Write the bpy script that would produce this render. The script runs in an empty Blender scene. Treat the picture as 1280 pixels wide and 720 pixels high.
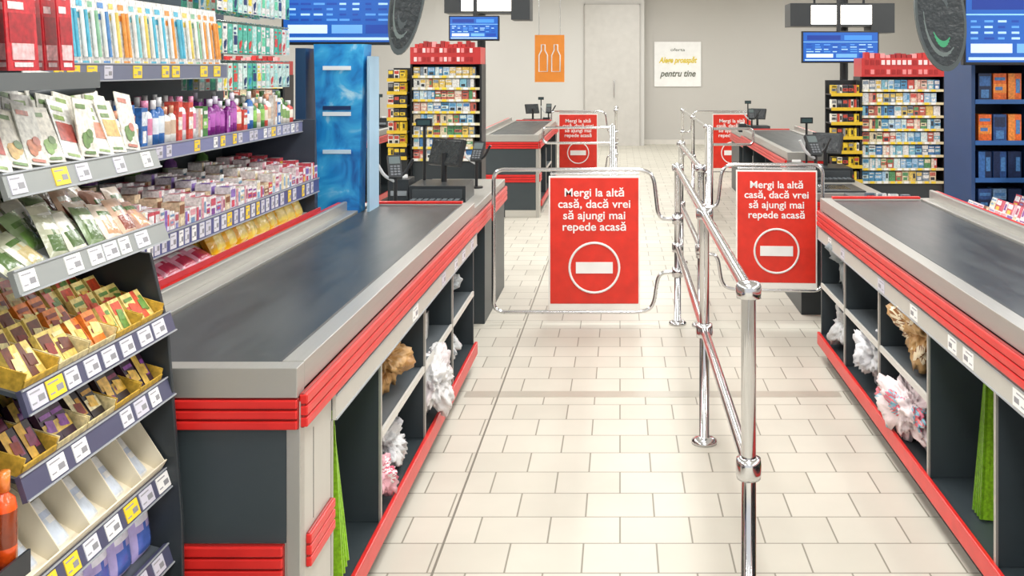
import bpy, bmesh, math, random
from mathutils import Vector, Matrix, noise
random.seed(7)
R = random.Random(11)

# ------------------------------------------------------------ colours / materials
def C(h):
    h = h.lstrip('#')
    o = []
    for i in (0, 2, 4):
        c = int(h[i:i+2], 16) / 255
        o.append(c/12.92 if c <= 0.04045 else ((c+0.055)/1.055)**2.4)
    return tuple(o) + (1.0,)
WHITE = C('f0efec'); RED = C('d82a26'); DRED = C('8e1a16'); DARK = C('31393d'); BLACK = C('17191c')
CREAM = C('e6dcc4'); YEL = C('f2cf38'); NAVY = C('3b3f63'); LIME = C('93c82a'); GREY = C('9a9c9c')

MATS = {}
def newmat(name):
    m = bpy.data.materials.new(name); m.use_nodes = True
    nt = m.node_tree; b = nt.nodes['Principled BSDF']
    MATS[name] = m
    return m, nt, b
def attr_mat(name, rough, metallic=0, nscale=0, namt=0.0, bump=0, coat=0):
    m, nt, b = newmat(name)
    a = nt.nodes.new('ShaderNodeAttribute'); a.attribute_name = 'Col'
    b.inputs['Roughness'].default_value = rough
    b.inputs['Metallic'].default_value = metallic
    b.inputs['Coat Weight'].default_value = coat
    src = a.outputs['Color']
    if nscale:
        tc = nt.nodes.new('ShaderNodeTexCoord')
        n = nt.nodes.new('ShaderNodeTexNoise'); n.inputs['Scale'].default_value = nscale
        n.inputs['Detail'].default_value = 3
        nt.links.new(tc.outputs['Object'], n.inputs['Vector'])
        mr = nt.nodes.new('ShaderNodeMapRange')
        mr.inputs['From Min'].default_value = .3; mr.inputs['From Max'].default_value = .7
        mr.inputs['To Min'].default_value = 1-namt; mr.inputs['To Max'].default_value = 1+namt*.3
        nt.links.new(n.outputs['Fac'], mr.inputs['Value'])
        mx = nt.nodes.new('ShaderNodeVectorMath'); mx.operation = 'SCALE'
        nt.links.new(src, mx.inputs[0]); nt.links.new(mr.outputs['Result'], mx.inputs['Scale'])
        src = mx.outputs[0]
        if bump:
            bp = nt.nodes.new('ShaderNodeBump'); bp.inputs['Strength'].default_value = bump
            bp.inputs['Distance'].default_value = .01
            nt.links.new(n.outputs['Fac'], bp.inputs['Height']); nt.links.new(bp.outputs[0], b.inputs['Normal'])
    nt.links.new(src, b.inputs['Base Color'])
    return m
attr_mat('pack', .38, nscale=90, namt=.38)
attr_mat('paint', .4, nscale=8, namt=.06)
attr_mat('red_plastic', .34, nscale=14, namt=.12)
attr_mat('foil', .25, nscale=30, namt=.22, bump=.5, coat=.3)
attr_mat('film', .4, nscale=25, namt=.15, bump=.6)
def metal(name, col, rough, stretch=None, namt=.1, met=1):
    m, nt, b = newmat(name)
    b.inputs['Metallic'].default_value = met; b.inputs['Roughness'].default_value = rough
    b.inputs['Base Color'].default_value = col
    if stretch:
        tc = nt.nodes.new('ShaderNodeTexCoord'); mp = nt.nodes.new('ShaderNodeMapping')
        mp.inputs['Scale'].default_value = stretch
        n = nt.nodes.new('ShaderNodeTexNoise'); n.inputs['Scale'].default_value = 6; n.inputs['Detail'].default_value = 4
        nt.links.new(tc.outputs['Object'], mp.inputs[0]); nt.links.new(mp.outputs[0], n.inputs['Vector'])
        mr = nt.nodes.new('ShaderNodeMapRange'); mr.inputs['To Min'].default_value = rough-namt; mr.inputs['To Max'].default_value = rough+namt
        nt.links.new(n.outputs['Fac'], mr.inputs['Value']); nt.links.new(mr.outputs[0], b.inputs['Roughness'])
metal('steel', (.70, .70, .71, 1), .17)
metal('brushed', (.49, .48, .445, 1), .42, (20, 1, 20), .1, .7)
metal('panel_metal', (.56, .545, .49, 1), .5, (3, 3, 1), .1, .3)
def beltmat():
    m, nt, b = newmat('belt')
    tc = nt.nodes.new('ShaderNodeTexCoord'); mp = nt.nodes.new('ShaderNodeMapping'); mp.inputs['Scale'].default_value = (5, .9, 1)
    n = nt.nodes.new('ShaderNodeTexNoise'); n.inputs['Scale'].default_value = 3; n.inputs['Detail'].default_value = 7; n.inputs['Roughness'].default_value = .65
    nt.links.new(tc.outputs['Object'], mp.inputs[0]); nt.links.new(mp.outputs[0], n.inputs['Vector'])
    cr = nt.nodes.new('ShaderNodeValToRGB')
    cr.color_ramp.elements[0].color = (.020, .025, .027, 1); cr.color_ramp.elements[0].position = .3
    cr.color_ramp.elements[1].color = (.062, .070, .073, 1); cr.color_ramp.elements[1].position = .75
    nt.links.new(n.outputs['Fac'], cr.inputs[0]); nt.links.new(cr.outputs[0], b.inputs['Base Color'])
    mr = nt.nodes.new('ShaderNodeMapRange'); mr.inputs['To Min'].default_value = .26; mr.inputs['To Max'].default_value = .48
    nt.links.new(n.outputs['Fac'], mr.inputs['Value']); nt.links.new(mr.outputs[0], b.inputs['Roughness'])
    b.inputs['Specular IOR Level'].default_value = .42
beltmat()
def floormat():
    m, nt, b = newmat('floor_tile')
    tc = nt.nodes.new('ShaderNodeTexCoord')
    br = nt.nodes.new('ShaderNodeTexBrick')
    br.offset = .5; br.inputs['Scale'].default_value = 1
    br.inputs['Brick Width'].default_value = .245; br.inputs['Row Height'].default_value = .198
    br.inputs['Mortar Size'].default_value = .0034; br.inputs['Mortar Smooth'].default_value = .3
    br.inputs['Color1'].default_value = (.625, .595, .512, 1); br.inputs['Color2'].default_value = (.568, .54, .46, 1)
    br.inputs['Mortar'].default_value = (.27, .25, .20, 1)
    nt.links.new(tc.outputs['Object'], br.inputs['Vector'])
    n = nt.nodes.new('ShaderNodeTexNoise'); n.inputs['Scale'].default_value = 2.2; n.inputs['Detail'].default_value = 5
    nt.links.new(tc.outputs['Object'], n.inputs['Vector'])
    mr = nt.nodes.new('ShaderNodeMapRange'); mr.inputs['To Min'].default_value = .88; mr.inputs['To Max'].default_value = 1.1
    nt.links.new(n.outputs['Fac'], mr.inputs['Value'])
    mx = nt.nodes.new('ShaderNodeVectorMath'); mx.operation = 'SCALE'
    nt.links.new(br.outputs['Color'], mx.inputs[0]); nt.links.new(mr.outputs[0], mx.inputs['Scale'])
    nt.links.new(mx.outputs[0], b.inputs['Base Color'])
    b.inputs['Roughness'].default_value = .5; b.inputs['Specular IOR Level'].default_value = .3
    bp = nt.nodes.new('ShaderNodeBump'); bp.inputs['Strength'].default_value = .25; bp.inputs['Distance'].default_value = .003; bp.invert = True
    nt.links.new(br.outputs['Fac'], bp.inputs['Height']); nt.links.new(bp.outputs[0], b.inputs['Normal'])
floormat()
def wallmat(name, col):
    m, nt, b = newmat(name)
    tc = nt.nodes.new('ShaderNodeTexCoord')
    n = nt.nodes.new('ShaderNodeTexNoise'); n.inputs['Scale'].default_value = 1.2; n.inputs['Detail'].default_value = 4
    nt.links.new(tc.outputs['Object'], n.inputs['Vector'])
    cr = nt.nodes.new('ShaderNodeValToRGB')
    cr.color_ramp.elements[0].color = tuple(c*.94 for c in col[:3])+(1,); cr.color_ramp.elements[1].color = col
    nt.links.new(n.outputs['Fac'], cr.inputs[0]); nt.links.new(cr.outputs[0], b.inputs['Base Color'])
    b.inputs['Roughness'].default_value = .7
wallmat('wall_paint', C('c9c6c0')); wallmat('ceiling_paint', C('e8e8e8')); wallmat('wall_warm', C('d6d4cf'))
def artmat():
    m, nt, b = newmat('blue_art')
    tc = nt.nodes.new('ShaderNodeTexCoord')
    n = nt.nodes.new('ShaderNodeTexNoise'); n.inputs['Scale'].default_value = 6; n.inputs['Detail'].default_value = 4; n.inputs['Distortion'].default_value = 1.2
    nt.links.new(tc.outputs['Object'], n.inputs['Vector'])
    cr = nt.nodes.new('ShaderNodeValToRGB'); e = cr.color_ramp.elements
    e[0].position = .3; e[0].color = C('0f5aa6'); e[1].position = .74; e[1].color = C('c8ecfa')
    x = e.new(.44); x.color = C('1e8ad2'); x = e.new(.58); x.color = C('3cace4')
    nt.links.new(n.outputs['Fac'], cr.inputs[0]); nt.links.new(cr.outputs[0], b.inputs['Base Color']); b.inputs['Roughness'].default_value = .3
artmat()
def emis(name, s):
    m, nt, b = newmat(name)
    a = nt.nodes.new('ShaderNodeAttribute'); a.attribute_name = 'Col'
    nt.links.new(a.outputs['Color'], b.inputs['Base Color'])
    nt.links.new(a.outputs['Color'], b.inputs['Emission Color']); b.inputs['Emission Strength'].default_value = s
    b.inputs['Roughness'].default_value = .2
emis('screen', .75); emis('lamp', 5)

# ------------------------------------------------------------ mesh builder
class MB:
    def __init__(s):
        s.v = []; s.f = []; s.c = []; s.m = []; s.s = []; s.M = Matrix()
    def add(s, vs, fs, col, mat='paint', smooth=False):
        b = len(s.v)
        for p in vs: s.v.append(tuple(s.M @ Vector(p)))
        for i, f in enumerate(fs):
            s.f.append([b+k for k in f])
            s.c.append(col[i] if isinstance(col, list) else col)
            s.m.append(mat); s.s.append(smooth)
    def box(s, x0, x1, y0, y1, z0, z1, col=WHITE, mat='paint'):
        if x0 > x1: x0, x1 = x1, x0
        if y0 > y1: y0, y1 = y1, y0
        if z0 > z1: z0, z1 = z1, z0
        v = [(x0,y0,z0),(x1,y0,z0),(x1,y1,z0),(x0,y1,z0),(x0,y0,z1),(x1,y0,z1),(x1,y1,z1),(x0,y1,z1)]
        s.add(v, [(0,3,2,1),(4,5,6,7),(0,1,5,4),(1,2,6,5),(2,3,7,6),(3,0,4,7)], col, mat)
    def prism(s, poly, axis, a0, a1, col, mat='paint'):
        n = len(poly)
        def P(p, a):
            if axis == 'y': return (p[0], a, p[1])
            if axis == 'x': return (a, p[0], p[1])
            return (p[0], p[1], a)
        v = [P(p, a0) for p in poly] + [P(p, a1) for p in poly]
        f = [tuple(range(n)), tuple(range(2*n-1, n-1, -1))] + [(i, i+n, (i+1) % n+n, (i+1) % n) for i in range(n)]
        s.add(v, f, col, mat)
    def cyl(s, p0, p1, r0, r1=None, n=14, col=WHITE, mat='paint'):
        r1 = r0 if r1 is None else r1
        p0 = Vector(p0); p1 = Vector(p1); t = (p1-p0).normalized()
        u = t.orthogonal().normalized(); w = t.cross(u)
        v = []
        for p, r in ((p0, r0), (p1, r1)):
            for i in range(n):
                a = 2*math.pi*i/n; v.append(p+u*math.cos(a)*r+w*math.sin(a)*r)
        s.add(v, [(i, (i+1) % n, (i+1) % n+n, i+n) for i in range(n)], col, mat, True)
        s.add(v, [tuple(range(n-1, -1, -1)), tuple(range(n, 2*n))], col, mat)
    def tube(s, pts, r, n=10, col=WHITE, mat='steel', closed=False):
        pts = [Vector(p) for p in pts]; N = len(pts)
        tg = []
        for i in range(N):
            a = pts[(i-1) % N] if (i > 0 or closed) else pts[i]
            c = pts[(i+1) % N] if (i < N-1 or closed) else pts[i]
            tg.append((c-a).normalized())
        u = tg[0].orthogonal().normalized(); v = []
        for i in range(N):
            u = (u-tg[i]*u.dot(tg[i])).normalized(); w = tg[i].cross(u)
            for k in range(n):
                a = 2*math.pi*k/n; v.append(pts[i]+u*math.cos(a)*r+w*math.sin(a)*r)
        f = []
        for i in range(N if closed else N-1):
            j = (i+1) % N
            for k in range(n): f.append((i*n+k, i*n+(k+1) % n, j*n+(k+1) % n, j*n+k))
        s.add(v, f, col, mat, True)
        if not closed: s.add(v, [tuple(range(n-1, -1, -1)), tuple(range((N-1)*n, N*n))], col, mat)
    def lathe(s, prof, n=16, col=WHITE, mat='paint', c=(0,0,0)):
        v = []
        for r, z in prof:
            for k in range(n):
                a = 2*math.pi*k/n; v.append((c[0]+r*math.cos(a), c[1]+r*math.sin(a), c[2]+z))
        f = []; cl = []
        for i in range(len(prof)-1):
            for k in range(n):
                f.append((i*n+k, i*n+(k+1) % n, (i+1)*n+(k+1) % n, (i+1)*n+k))
                cl.append(col[i] if isinstance(col, list) else col)
        s.add(v, f, cl, mat, True)
    def pillow(s, w, h, t, colf, mat='foil', nu=7, nv=8):
        for side in (-1, 1):
            v = []; f = []; cl = []
            for j in range(nv+1):
                for i in range(nu+1):
                    a = i/nu*2-1; b = j/nv*2-1
                    th = t/2*(max(0, 1-abs(a)**3)**.6)*(max(0, 1-abs(b)**4)**.6)
                    ww = w/2*(1-.06*math.cos(b*math.pi/2))
                    v.append((a*ww, side*th, (b+1)/2*h))
            for j in range(nv):
                for i in range(nu):
                    q = [j*(nu+1)+i, j*(nu+1)+i+1, (j+1)*(nu+1)+i+1, (j+1)*(nu+1)+i]
                    f.append(q if side < 0 else q[::-1])
                    cl.append(colf((i+.5)/nu*2-1, (j+.5)/nv))
            s.add(v, f, cl, mat, True)
    def build(s, name, parent=None, bevel=0):
        me = bpy.data.meshes.new(name)
        me.from_pydata(s.v, [], s.f)
        names = []
        for x in s.m:
            if x not in names: names.append(x)
        for x in names: me.materials.append(MATS[x])
        me.polygons.foreach_set('material_index', [names.index(x) for x in s.m])
        me.polygons.foreach_set('use_smooth', s.s)
        ca = me.color_attributes.new('Col', 'FLOAT_COLOR', 'CORNER')
        arr = []
        for f, c in zip(s.f, s.c):
            for _ in f: arr.extend(c)
        ca.data.foreach_set('color', arr)
        me.update()
        o = bpy.data.objects.new(name, me); bpy.context.scene.collection.objects.link(o)
        if parent: o.parent = parent
        if bevel:
            md = o.modifiers.new('bevel', 'BEVEL'); md.width = bevel; md.segments = 2; md.limit_method = 'ANGLE'
        return o
def empty(name, loc=(0,0,0), rz=0):
    e = bpy.data.objects.new(name, None); e.location = loc; e.rotation_euler = (0, 0, rz); e.empty_display_size = .1
    bpy.context.scene.collection.objects.link(e); return e
def roundp(pts, rad, seg=6, closed=False):
    pts = [Vector(p) for p in pts]; out = []; N = len(pts)
    for i in range(N):
        if not closed and i in (0, N-1): out.append(pts[i]); continue
        p = pts[i]; a = pts[i-1]; c = pts[(i+1) % N]
        ra = min(rad, (a-p).length*.49); rc = min(rad, (c-p).length*.49)
        A = p+(a-p).normalized()*ra; B = p+(c-p).normalized()*rc
        for k in range(seg+1):
            t = k/seg; out.append(A*(1-t)**2+p*2*t*(1-t)+B*t*t)
    return out
def frame(x, y, z, yaw=0, tilt=0):
    return Matrix.Translation((x, y, z)) @ Matrix.Rotation(math.radians(yaw), 4, 'Z') @ Matrix.Rotation(math.radians(tilt), 4, 'X')

# ------------------------------------------------------------ product shapes (local: front = -Y)
def p_box(mb, w, d, h, c1, c2, c3, top=True):
    mb.box(-w/2, w/2, 0, d, 0, h, c1, 'pack')
    e = -.0008
    def q(x0, x1, z0, z1, c): mb.add([(x0,e,z0),(x1,e,z0),(x1,e,z1),(x0,e,z1)], [(0,1,2,3)], c, 'pack')
    k = R.random()
    if k < .35:
        q(-w*.42, w*.42, h*.55, h*.9, c2); q(-w*.3, w*.3, h*.12, h*.42, c3)
    elif k < .7:
        q(-w*.5, w*.5, h*.3, h*.62, c2); e = -.0014; q(-w*.35, w*.2, h*.4, h*.52, c3); q(-w*.4, w*.4, h*.75, h*.86, c3)
    else:
        q(-w*.5, 0, 0, h, c2); q(w*.08, w*.4, h*.3, h*.8, c3)
    if top:
        mb.add([(-w*.4,d*.15,h+.0008),(w*.4,d*.15,h+.0008),(w*.4,d*.8,h+.0008),(-w*.4,d*.8,h+.0008)], [(0,1,2,3)], c2, 'pack')
def p_card(mb, w, h, c1, c2, c3, style=0):
    mb.box(-w/2, w/2, 0, .003, 0, h, c1, 'pack')
    e = -.0008
    def q(x0, x1, z0, z1, c): mb.add([(x0,e,z0),(x1,e,z0),(x1,e,z1),(x0,e,z1)], [(0,1,2,3)], c, 'pack')
    q(-w*.4, w*.15, h*.82, h*.9, c2)
    if style == 0:
        for (cx, cz, rx, rz) in ((0, .32, .34, .11), (-.1, .26, .22, .13), (.15, .4, .18, .08)):
            n = 8
            mb.add([(w*cx+w*rx*math.cos(2*math.pi*i/n), e, h*cz+h*rz*math.sin(2*math.pi*i/n)) for i in range(n)], [tuple(range(n))], c3 if cx <= 0 else c2, 'pack'); e -= .0004
    else:
        q(-w*.4, w*.4, h*.3, h*.62, c3); q(-w*.4, w*.1, h*.66, h*.74, c2)
    q(-w*.3, w*.3, h*.04, h*.09, c2)
def p_bottle(mb, r, h, c1, c2, c3):
    mb.lathe([(0,0),(r,0),(r,h*.25),(r*1.01,h*.26),(r*1.01,h*.6),(r,h*.61),(r*.85,h*.72),(r*.4,h*.78),(r*.4,h*.8),(r*.5,h*.8),(r*.5,h),(0,h)], 12,
             [c1,c1,c2,c2,c2,c1,c1,c1,c3,c3,c3], 'foil', (0, r, 0))
def p_bag(mb, w, h, t, c1, c2, c3):
    def f(u, v):
        if v < .12 or v > .9: return c1
        if .58 < v < .8 and abs(u) < .7: return c2
        if (u*u*1.2+((v-.33)*3.2)**2) < .6: return c3
        return c1
    mb.M = mb.M @ Matrix.Translation((0, t/2, 0))
    mb.pillow(w, h, t, f)
def crumple(name, loc, size, cols, seed, mat='film', amp=.5):
    bm = bmesh.new(); bmesh.ops.create_icosphere(bm, subdivisions=5, radius=1)
    for v in bm.verts:
        p = v.co.normalized()
        n1 = noise.noise(p*1.6+Vector((seed*3.1, 0, 0))); n2 = abs(noise.noise(p*4+Vector((0, seed*1.7, 0)))); n3 = abs(noise.noise(p*9+Vector((0, 0, seed))))
        v.co = p*(1+amp*n1*1.2-amp*n2*1.1-amp*.5*n3)
        v.co.x *= size[0]; v.co.y *= size[1]; v.co.z *= size[2]
    mz = min(v.co.z for v in bm.verts)
    for v in bm.verts:
        v.co.z -= mz
        if v.co.z < size[2]*.25: v.co.z *= .5
    mz = min(v.co.z for v in bm.verts)
    for v in bm.verts: v.co.z -= mz
    vs = [tuple(v.co) for v in bm.verts]; fs = [[v.index for v in f.verts] for f in bm.faces]
    cl = []
    for f in bm.faces:
        c = f.calc_center_median(); k = noise.noise(Vector((c.x/size[0]*1.3+seed, c.y/size[1]*1.3, c.z/size[2]*1.3)))
        cl.append(cols[0] if (k < .12 or len(cols) < 2) else cols[1+(int(abs(k)*30) % (len(cols)-1))])
    mb = MB(); mb.add(vs, fs, cl, mat, True); o = mb.build(name); o.location = loc; bm.free(); return o

# ------------------------------------------------------------ room
mb = MB(); mb.box(-6, 7, -3, 21.1, -.06, 0, WHITE, 'floor_tile'); mb.build('floor')
mb = MB(); mb.box(-6, 7, -3, 21.1, 3.4, 3.5, WHITE, 'ceiling_paint'); mb.build('ceiling')
mb = MB(); mb.box(.5, 7, 21, 21.1, 0, 3.4, WHITE, 'wall_paint'); mb.build('wall_back_right')
mb = MB(); mb.box(-6, .5, 20.6, 21.1, 0, 3.4, WHITE, 'wall_warm'); mb.build('wall_back_left')
mb = MB(); mb.box(-6.1, -6, -3, 21.1, 0, 3.4, WHITE, 'wall_warm'); mb.build('wall_left')
mb = MB(); mb.box(7, 7.1, -3, 21.1, 0, 3.4, WHITE, 'wall_warm'); mb.build('wall_right')
mb = MB(); mb.box(.5, 7, 20.97, 20.99, 0, .1, C('e0dcd4')); mb.build('baseboard_right')
mb = MB(); mb.box(-6, -.8, 20.57, 20.59, 0, .1, C('e0dcd4')); mb.build('baseboard_left')
d = empty('door_1', (-.1, 20.59, 0))
mb = MB(); mb.box(-.62, .5, -.03, 0, 0, 2.9, C('cdcac4')); mb.box(-.635, -.62, -.035, 0, 0, 2.92, C('b8b4ae')); mb.box(.5, .515, -.035, 0, 0, 2.92, C('b8b4ae')); mb.box(-.635, .515, -.035, 0, 2.9, 2.92, C('b8b4ae'))
mb.build('door_leaf', d)
mb = MB(); mb.tube(roundp([(-.02,-.03,1.0),(-.02,-.08,1.0),(-.02,-.08,1.35),(-.02,-.03,1.35)], .02), .012); mb.build('door_handle', d)
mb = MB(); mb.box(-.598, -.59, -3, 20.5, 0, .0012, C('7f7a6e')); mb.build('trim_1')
mb = MB(); mb.box(-.76, 1.08, 4.86, 4.95, 0, .001, C('b0aa9c')); mb.build('trim_2')

# ------------------------------------------------------------ ribbed red bumper
def ribs(mb, axis, a0, a1, face, out, z0, z1, n=3):
    hh = (z1-z0)/n
    for i in range(n):
        za = z0+i*hh+.0025; zb = z0+(i+1)*hh-.0025
        if axis == 'y': mb.box(face, face+out, a0, a1, za, zb, RED, 'red_plastic')
        else: mb.box(a0, a1, face, face+out, za, zb, RED, 'red_plastic')
    if axis == 'y': mb.box(face, face+out*.6, a0+.002, a1-.002, z0, z1, DRED, 'red_plastic')
    else: mb.box(a0+.002, a1-.002, face, face+out*.6, z0, z1, DRED, 'red_plastic')

def rail_tags(mb, xf, s, y0, y1, z0, z1, col, tagw=.055, gap=.02, mat='paint', yellow=.25, dens=.85, inset=.14):
    """label strip facing +s X with ticket tags"""
    mb.box(xf-s*.01, xf, y0, y1, z0, z1, col, mat)
    h = z1-z0
    mb.box(xf, xf+s*.003, y0, y1, z0, z0+h*.07, C('9ca0a4')); mb.box(xf, xf+s*.003, y0, y1, z1-h*.07, z1, C('9ca0a4'))
    y = y0+.012
    while y+tagw < y1:
        tw = tagw*R.uniform(.75, 1.1)
        if R.random() < dens and y+tw < y1:
            c = YEL if R.random() < yellow else R.choice([WHITE, C('d8d8e0'), C('cac8d4')])
            mb.box(xf, xf+s*.002, y, y+tw, z0+h*inset, z1-h*inset, c)
            mb.box(xf+s*.002, xf+s*.0025, y+tw*.5, y+tw*.88, z0+h*.32, z0+h*.55, C('8c8c90')); mb.box(xf+s*.002, xf+s*.0025, y+tw*.08, y+tw*.7, z0+h*.7, z0+h*.76, C('9a9a9e')); mb.box(xf+s*.002, xf+s*.0025, y+tw*.08, y+tw*.35, z0+h*.3, z0+h*.36, C('9a9a9e'))
        y += tw+gap*R.uniform(.3, 1.6)

# ------------------------------------------------------------ checkout counters
def counter(xo, s, y0, y1, divs, split, ydesk, detail=True, W=.6, solid=.27, dstart=.01):
    """s=-1: body extends to -X from the aisle face xo; s=+1: to +X"""
    e = empty('checkout_counter', (xo, y0, 0))
    U = lambda u: s*u
    L = y1-y0
    mb = MB()
    mb.box(U(.04), U(W-.02), .02, L, 0, .08, BLACK)
    mb.box(U(.0), U(.36), solid, L, .10, .14, DARK)
    mb.box(U(.36), U(.38), solid, L, .14, .74, C('2a3236'))
    mb.box(U(.38), U(W), .02, L, .08, .78, DARK)
    mb.box(U(.02), U(W), .01, L, .74, .82, DARK)
    for dy in divs: mb.box(U(.005), U(.36), dy-y0-.008, dy-y0+.008, .14, .74, DARK)
    mb.box(U(.005), U(.38), L-.02, L, .10, .74, DARK)
    mb.build('carcass', e, .002)
    mb = MB()
    for a, b in split:
        mb.box(U(.01), U(.36), a-y0+.009, b-y0-.009, .405, .42, C('5a6064')); mb.box(U(0), U(.01), a-y0+.009, b-y0-.009, .400, .424, C('cfccc4'))
    for dy in divs: mb.box(U(-.002), U(.005), dy-y0-.009, dy-y0+.009, .14, .66, C('8a8c8c'), 'brushed')
    if split: mb.build('cubby_shelves', e)
    mb = MB()
    mb.box(U(0), U(.36), 0, solid, .0, .74, WHITE, 'panel_metal')
    mb.box(U(-.004), U(.03), -.004, .03, 0, .80, WHITE, 'brushed')
    mb.box(U(0), U(.055), .042, L, .82, .885, WHITE, 'brushed')
    mb.box(U(W-.055), U(W), .042, L, .82, .885, WHITE, 'brushed')
    mb.box(U(0), U(W), -.015, .04, .812, .884, WHITE, 'brushed')
    mb.box(U(.055), U(W-.055), L-.05, L, .82, .885, WHITE, 'brushed')
    mb.box(U(-.001), U(.004), .11, .114, .47, .7, BLACK)
    mb.build('metal_trim', e, .005)
    mb = MB()
    mb.box(U(.06), U(W-.06), .042, L-.055, .82, .878, WHITE, 'belt')
    mb.build('conveyor_belt', e, .01)
    mb = MB()
    mb.box(U(.03), U(W), -.004, .02, .462, .735, C('3a4347')); mb.box(U(.03), U(W), -.004, .02, .08, .375, C('3a4347'))
    mb.build('end_panel', e)
    mb = MB()
    ribs(mb, 'y', 0, L, 0, U(-.02), .735, .818)
    ribs(mb, 'x', U(0), U(W), 0, -.02, .735, .81)
    ribs(mb, 'x', U(.035), U(W), 0, -.02, .375, .46)
    ribs(mb, 'y', .05, solid-.01, 0, U(-.014), .375, .46)
    mb.box(U(-.016), U(0), solid, L, .085, .15, RED, 'red_plastic')
    mb.build('red_bumpers', e, .003)
    mb = MB()
    mb.box(U(W), U(W+.02), 0, L, .86, .93, WHITE, 'brushed'); mb.box(U(W+.02), U(W+.05), 0, L, .885, .925, RED, 'red_plastic')
    mb.build('inner_rail', e, .004)
    if detail:
        mb = MB(); rail_tags(mb, U(-.012), -s, solid, L, .66, .728, C('c9c8c4'), .09, .2, 'panel_metal', .03, .5); mb.build('price_rail', e)
    if ydesk:
        D0 = L; D1 = ydesk-y0; d0 = D0+dstart
        mb = MB()
        mb.box(U(.07), U(W), d0, D1, .74, .79, C('b9b6ae'), 'brushed')
        if dstart > .1: mb.box(U(.35), U(W), D0, d0, .70, .79, C('5a6064'))
        mb.box(U(.075), U(.32), max(D0+.95, d0), D1, 0, .74, DARK)
        mb.box(U(.4), U(W), D0+.01, D1, 0, .70, DARK)
        mb.build('cashier_desk', e, .003)
        mb = MB(); ribs(mb, 'y', d0+.01, D1, U(.07), U(-.018), .64, .74); ribs(mb, 'x', U(.07), U(.32), max(D0+.95, d0), -.018, .64, .735); mb.build('desk_bumper', e, .003)
        mb = MB(); mb.box(U(.12), U(.5), d0+.02, d0+.42, .79, .80, C('30363a')); mb.box(U(.18), U(.42), d0+.1, d0+.34, .80, .803, C('70787c'), 'steel')
        mb.build('barcode_scanner', e)
        mb = MB(); mb.box(U(.06), U(W-.06), L-.045, L-.01, .885, .897, RED, 'red_plastic'); mb.build('belt_stop_bar', e, .003)
    return e
counter(-.77, -1, 2.4, 5.3, [2.67, 3.22, 3.95, 4.6], [(3.22, 3.95), (3.95, 4.6), (4.6, 5.28)], 7.3)
counter(1.10, 1, 1.3, 5.5, [1.57, 2.3, 2.93, 3.57, 4.25, 4.9], [(3.57, 4.25), (4.25, 4.9), (4.9, 5.48)], 7.9, dstart=.98)
counter(-.87, -1, 10.7, 13.6, [10.97, 11.8, 12.7], [(11.8, 12.7)], 15.0, False)
counter(1.42, 1, 8.5, 11.6, [8.77, 9.8, 10.7], [(9.8, 10.7)], 13.4, False)
counter(-2.75, -1, 9.6, 12.6, [10.5, 11.5], [], 0, False)

# cubby contents
crumple('plastic_bag', (-.79, 4.18, .142), (.10, .16, .13), [C('e6e5e4'), C('d0c6c6')], 1)
crumple('plastic_bag', (-.86, 3.62, .142), (.09, .14, .10), [C('d6d6d6'), C('b9b9bc')], 2)
crumple('plastic_bag', (-.83, 3.36, .142), (.07, .10, .09), [C('e6aeb8'), C('f4eeee'), C('d9657c')], 3)
crumple('paper_bag', (-.88, 3.66, .425), (.10, .17, .10), [C('c79b62'), C('a97c48')], 4)
crumple('plastic_bag', (-.88, 4.80, .142), (.1, .14, .12), [C('c6c8c8'), C('8f9497')], 12)
crumple('plastic_bag', (-.88, 4.88, .425), (.09, .13, .09), [C('b4b8b8'), C('a7acaf')], 6)
crumple('paper_bag', (1.19, 3.9, .425), (.10, .20, .12), [C('c9a06a'), C('8a5a30'), C('e8d8b8')], 7)
crumple('plastic_bag', (1.14, 3.93, .142), (.11, .22, .13), [C('efdede'), C('e57a94'), C('8fc4d4'), C('e87878')], 8)
crumple('plastic_bag', (1.18, 4.58, .142), (.10, .15, .13), [C('dedee0'), C('c2c2c6')], 9)
crumple('plastic_bag', (1.2, 5.19, .425), (.10, .14, .14), [C('949b9c'), C('7f878a')], 10)
crumple('plastic_bag', (1.2, 5.19, .142), (.10, .15, .13), [C('bfbfbe')], 13)
mb = MB(); mb.M = frame(1.2, 4.4, .425, -90); p_box(mb, .1, .06, .2, RED, C('ff6a50'), WHITE); mb.build('red_carton')
mb = MB()
for i in range(4):
    mb.M = frame(-.84, 4.09+i*.09, .425, 90); p_box(mb, .07, .1, .09+.02*(i % 2), R.choice([C('4a4f52'), C('8a8f90'), C('b8a88a')]), C('d8d8d4'), C('6a7074'))
mb.build('snack_cartons')
def greens(x, y, s, w=.14):
    mb = MB()
    for i in range(4):
        mb.M = Matrix.Translation((x, y+i*.022, .142)) @ Matrix.Rotation(math.radians(-10-3*i), 4, 'X') @ Matrix.Rotation(math.radians(s*(6+2*i)), 4, 'Y')
        mb.box(-.012, .012, -.004, .004, .004, .46, LIME, 'pack'); mb.box(-.012, -.004, -.006, .006, .004, .46, C('6fa01c'), 'pack')
        mb.box(.0, w, -.003, .003, .004, .42, LIME, 'pack')
    mb.build('folded_green_crate')
greens(-.965, 2.80, -1, .19); greens(1.17, 3.22, 1)

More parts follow.
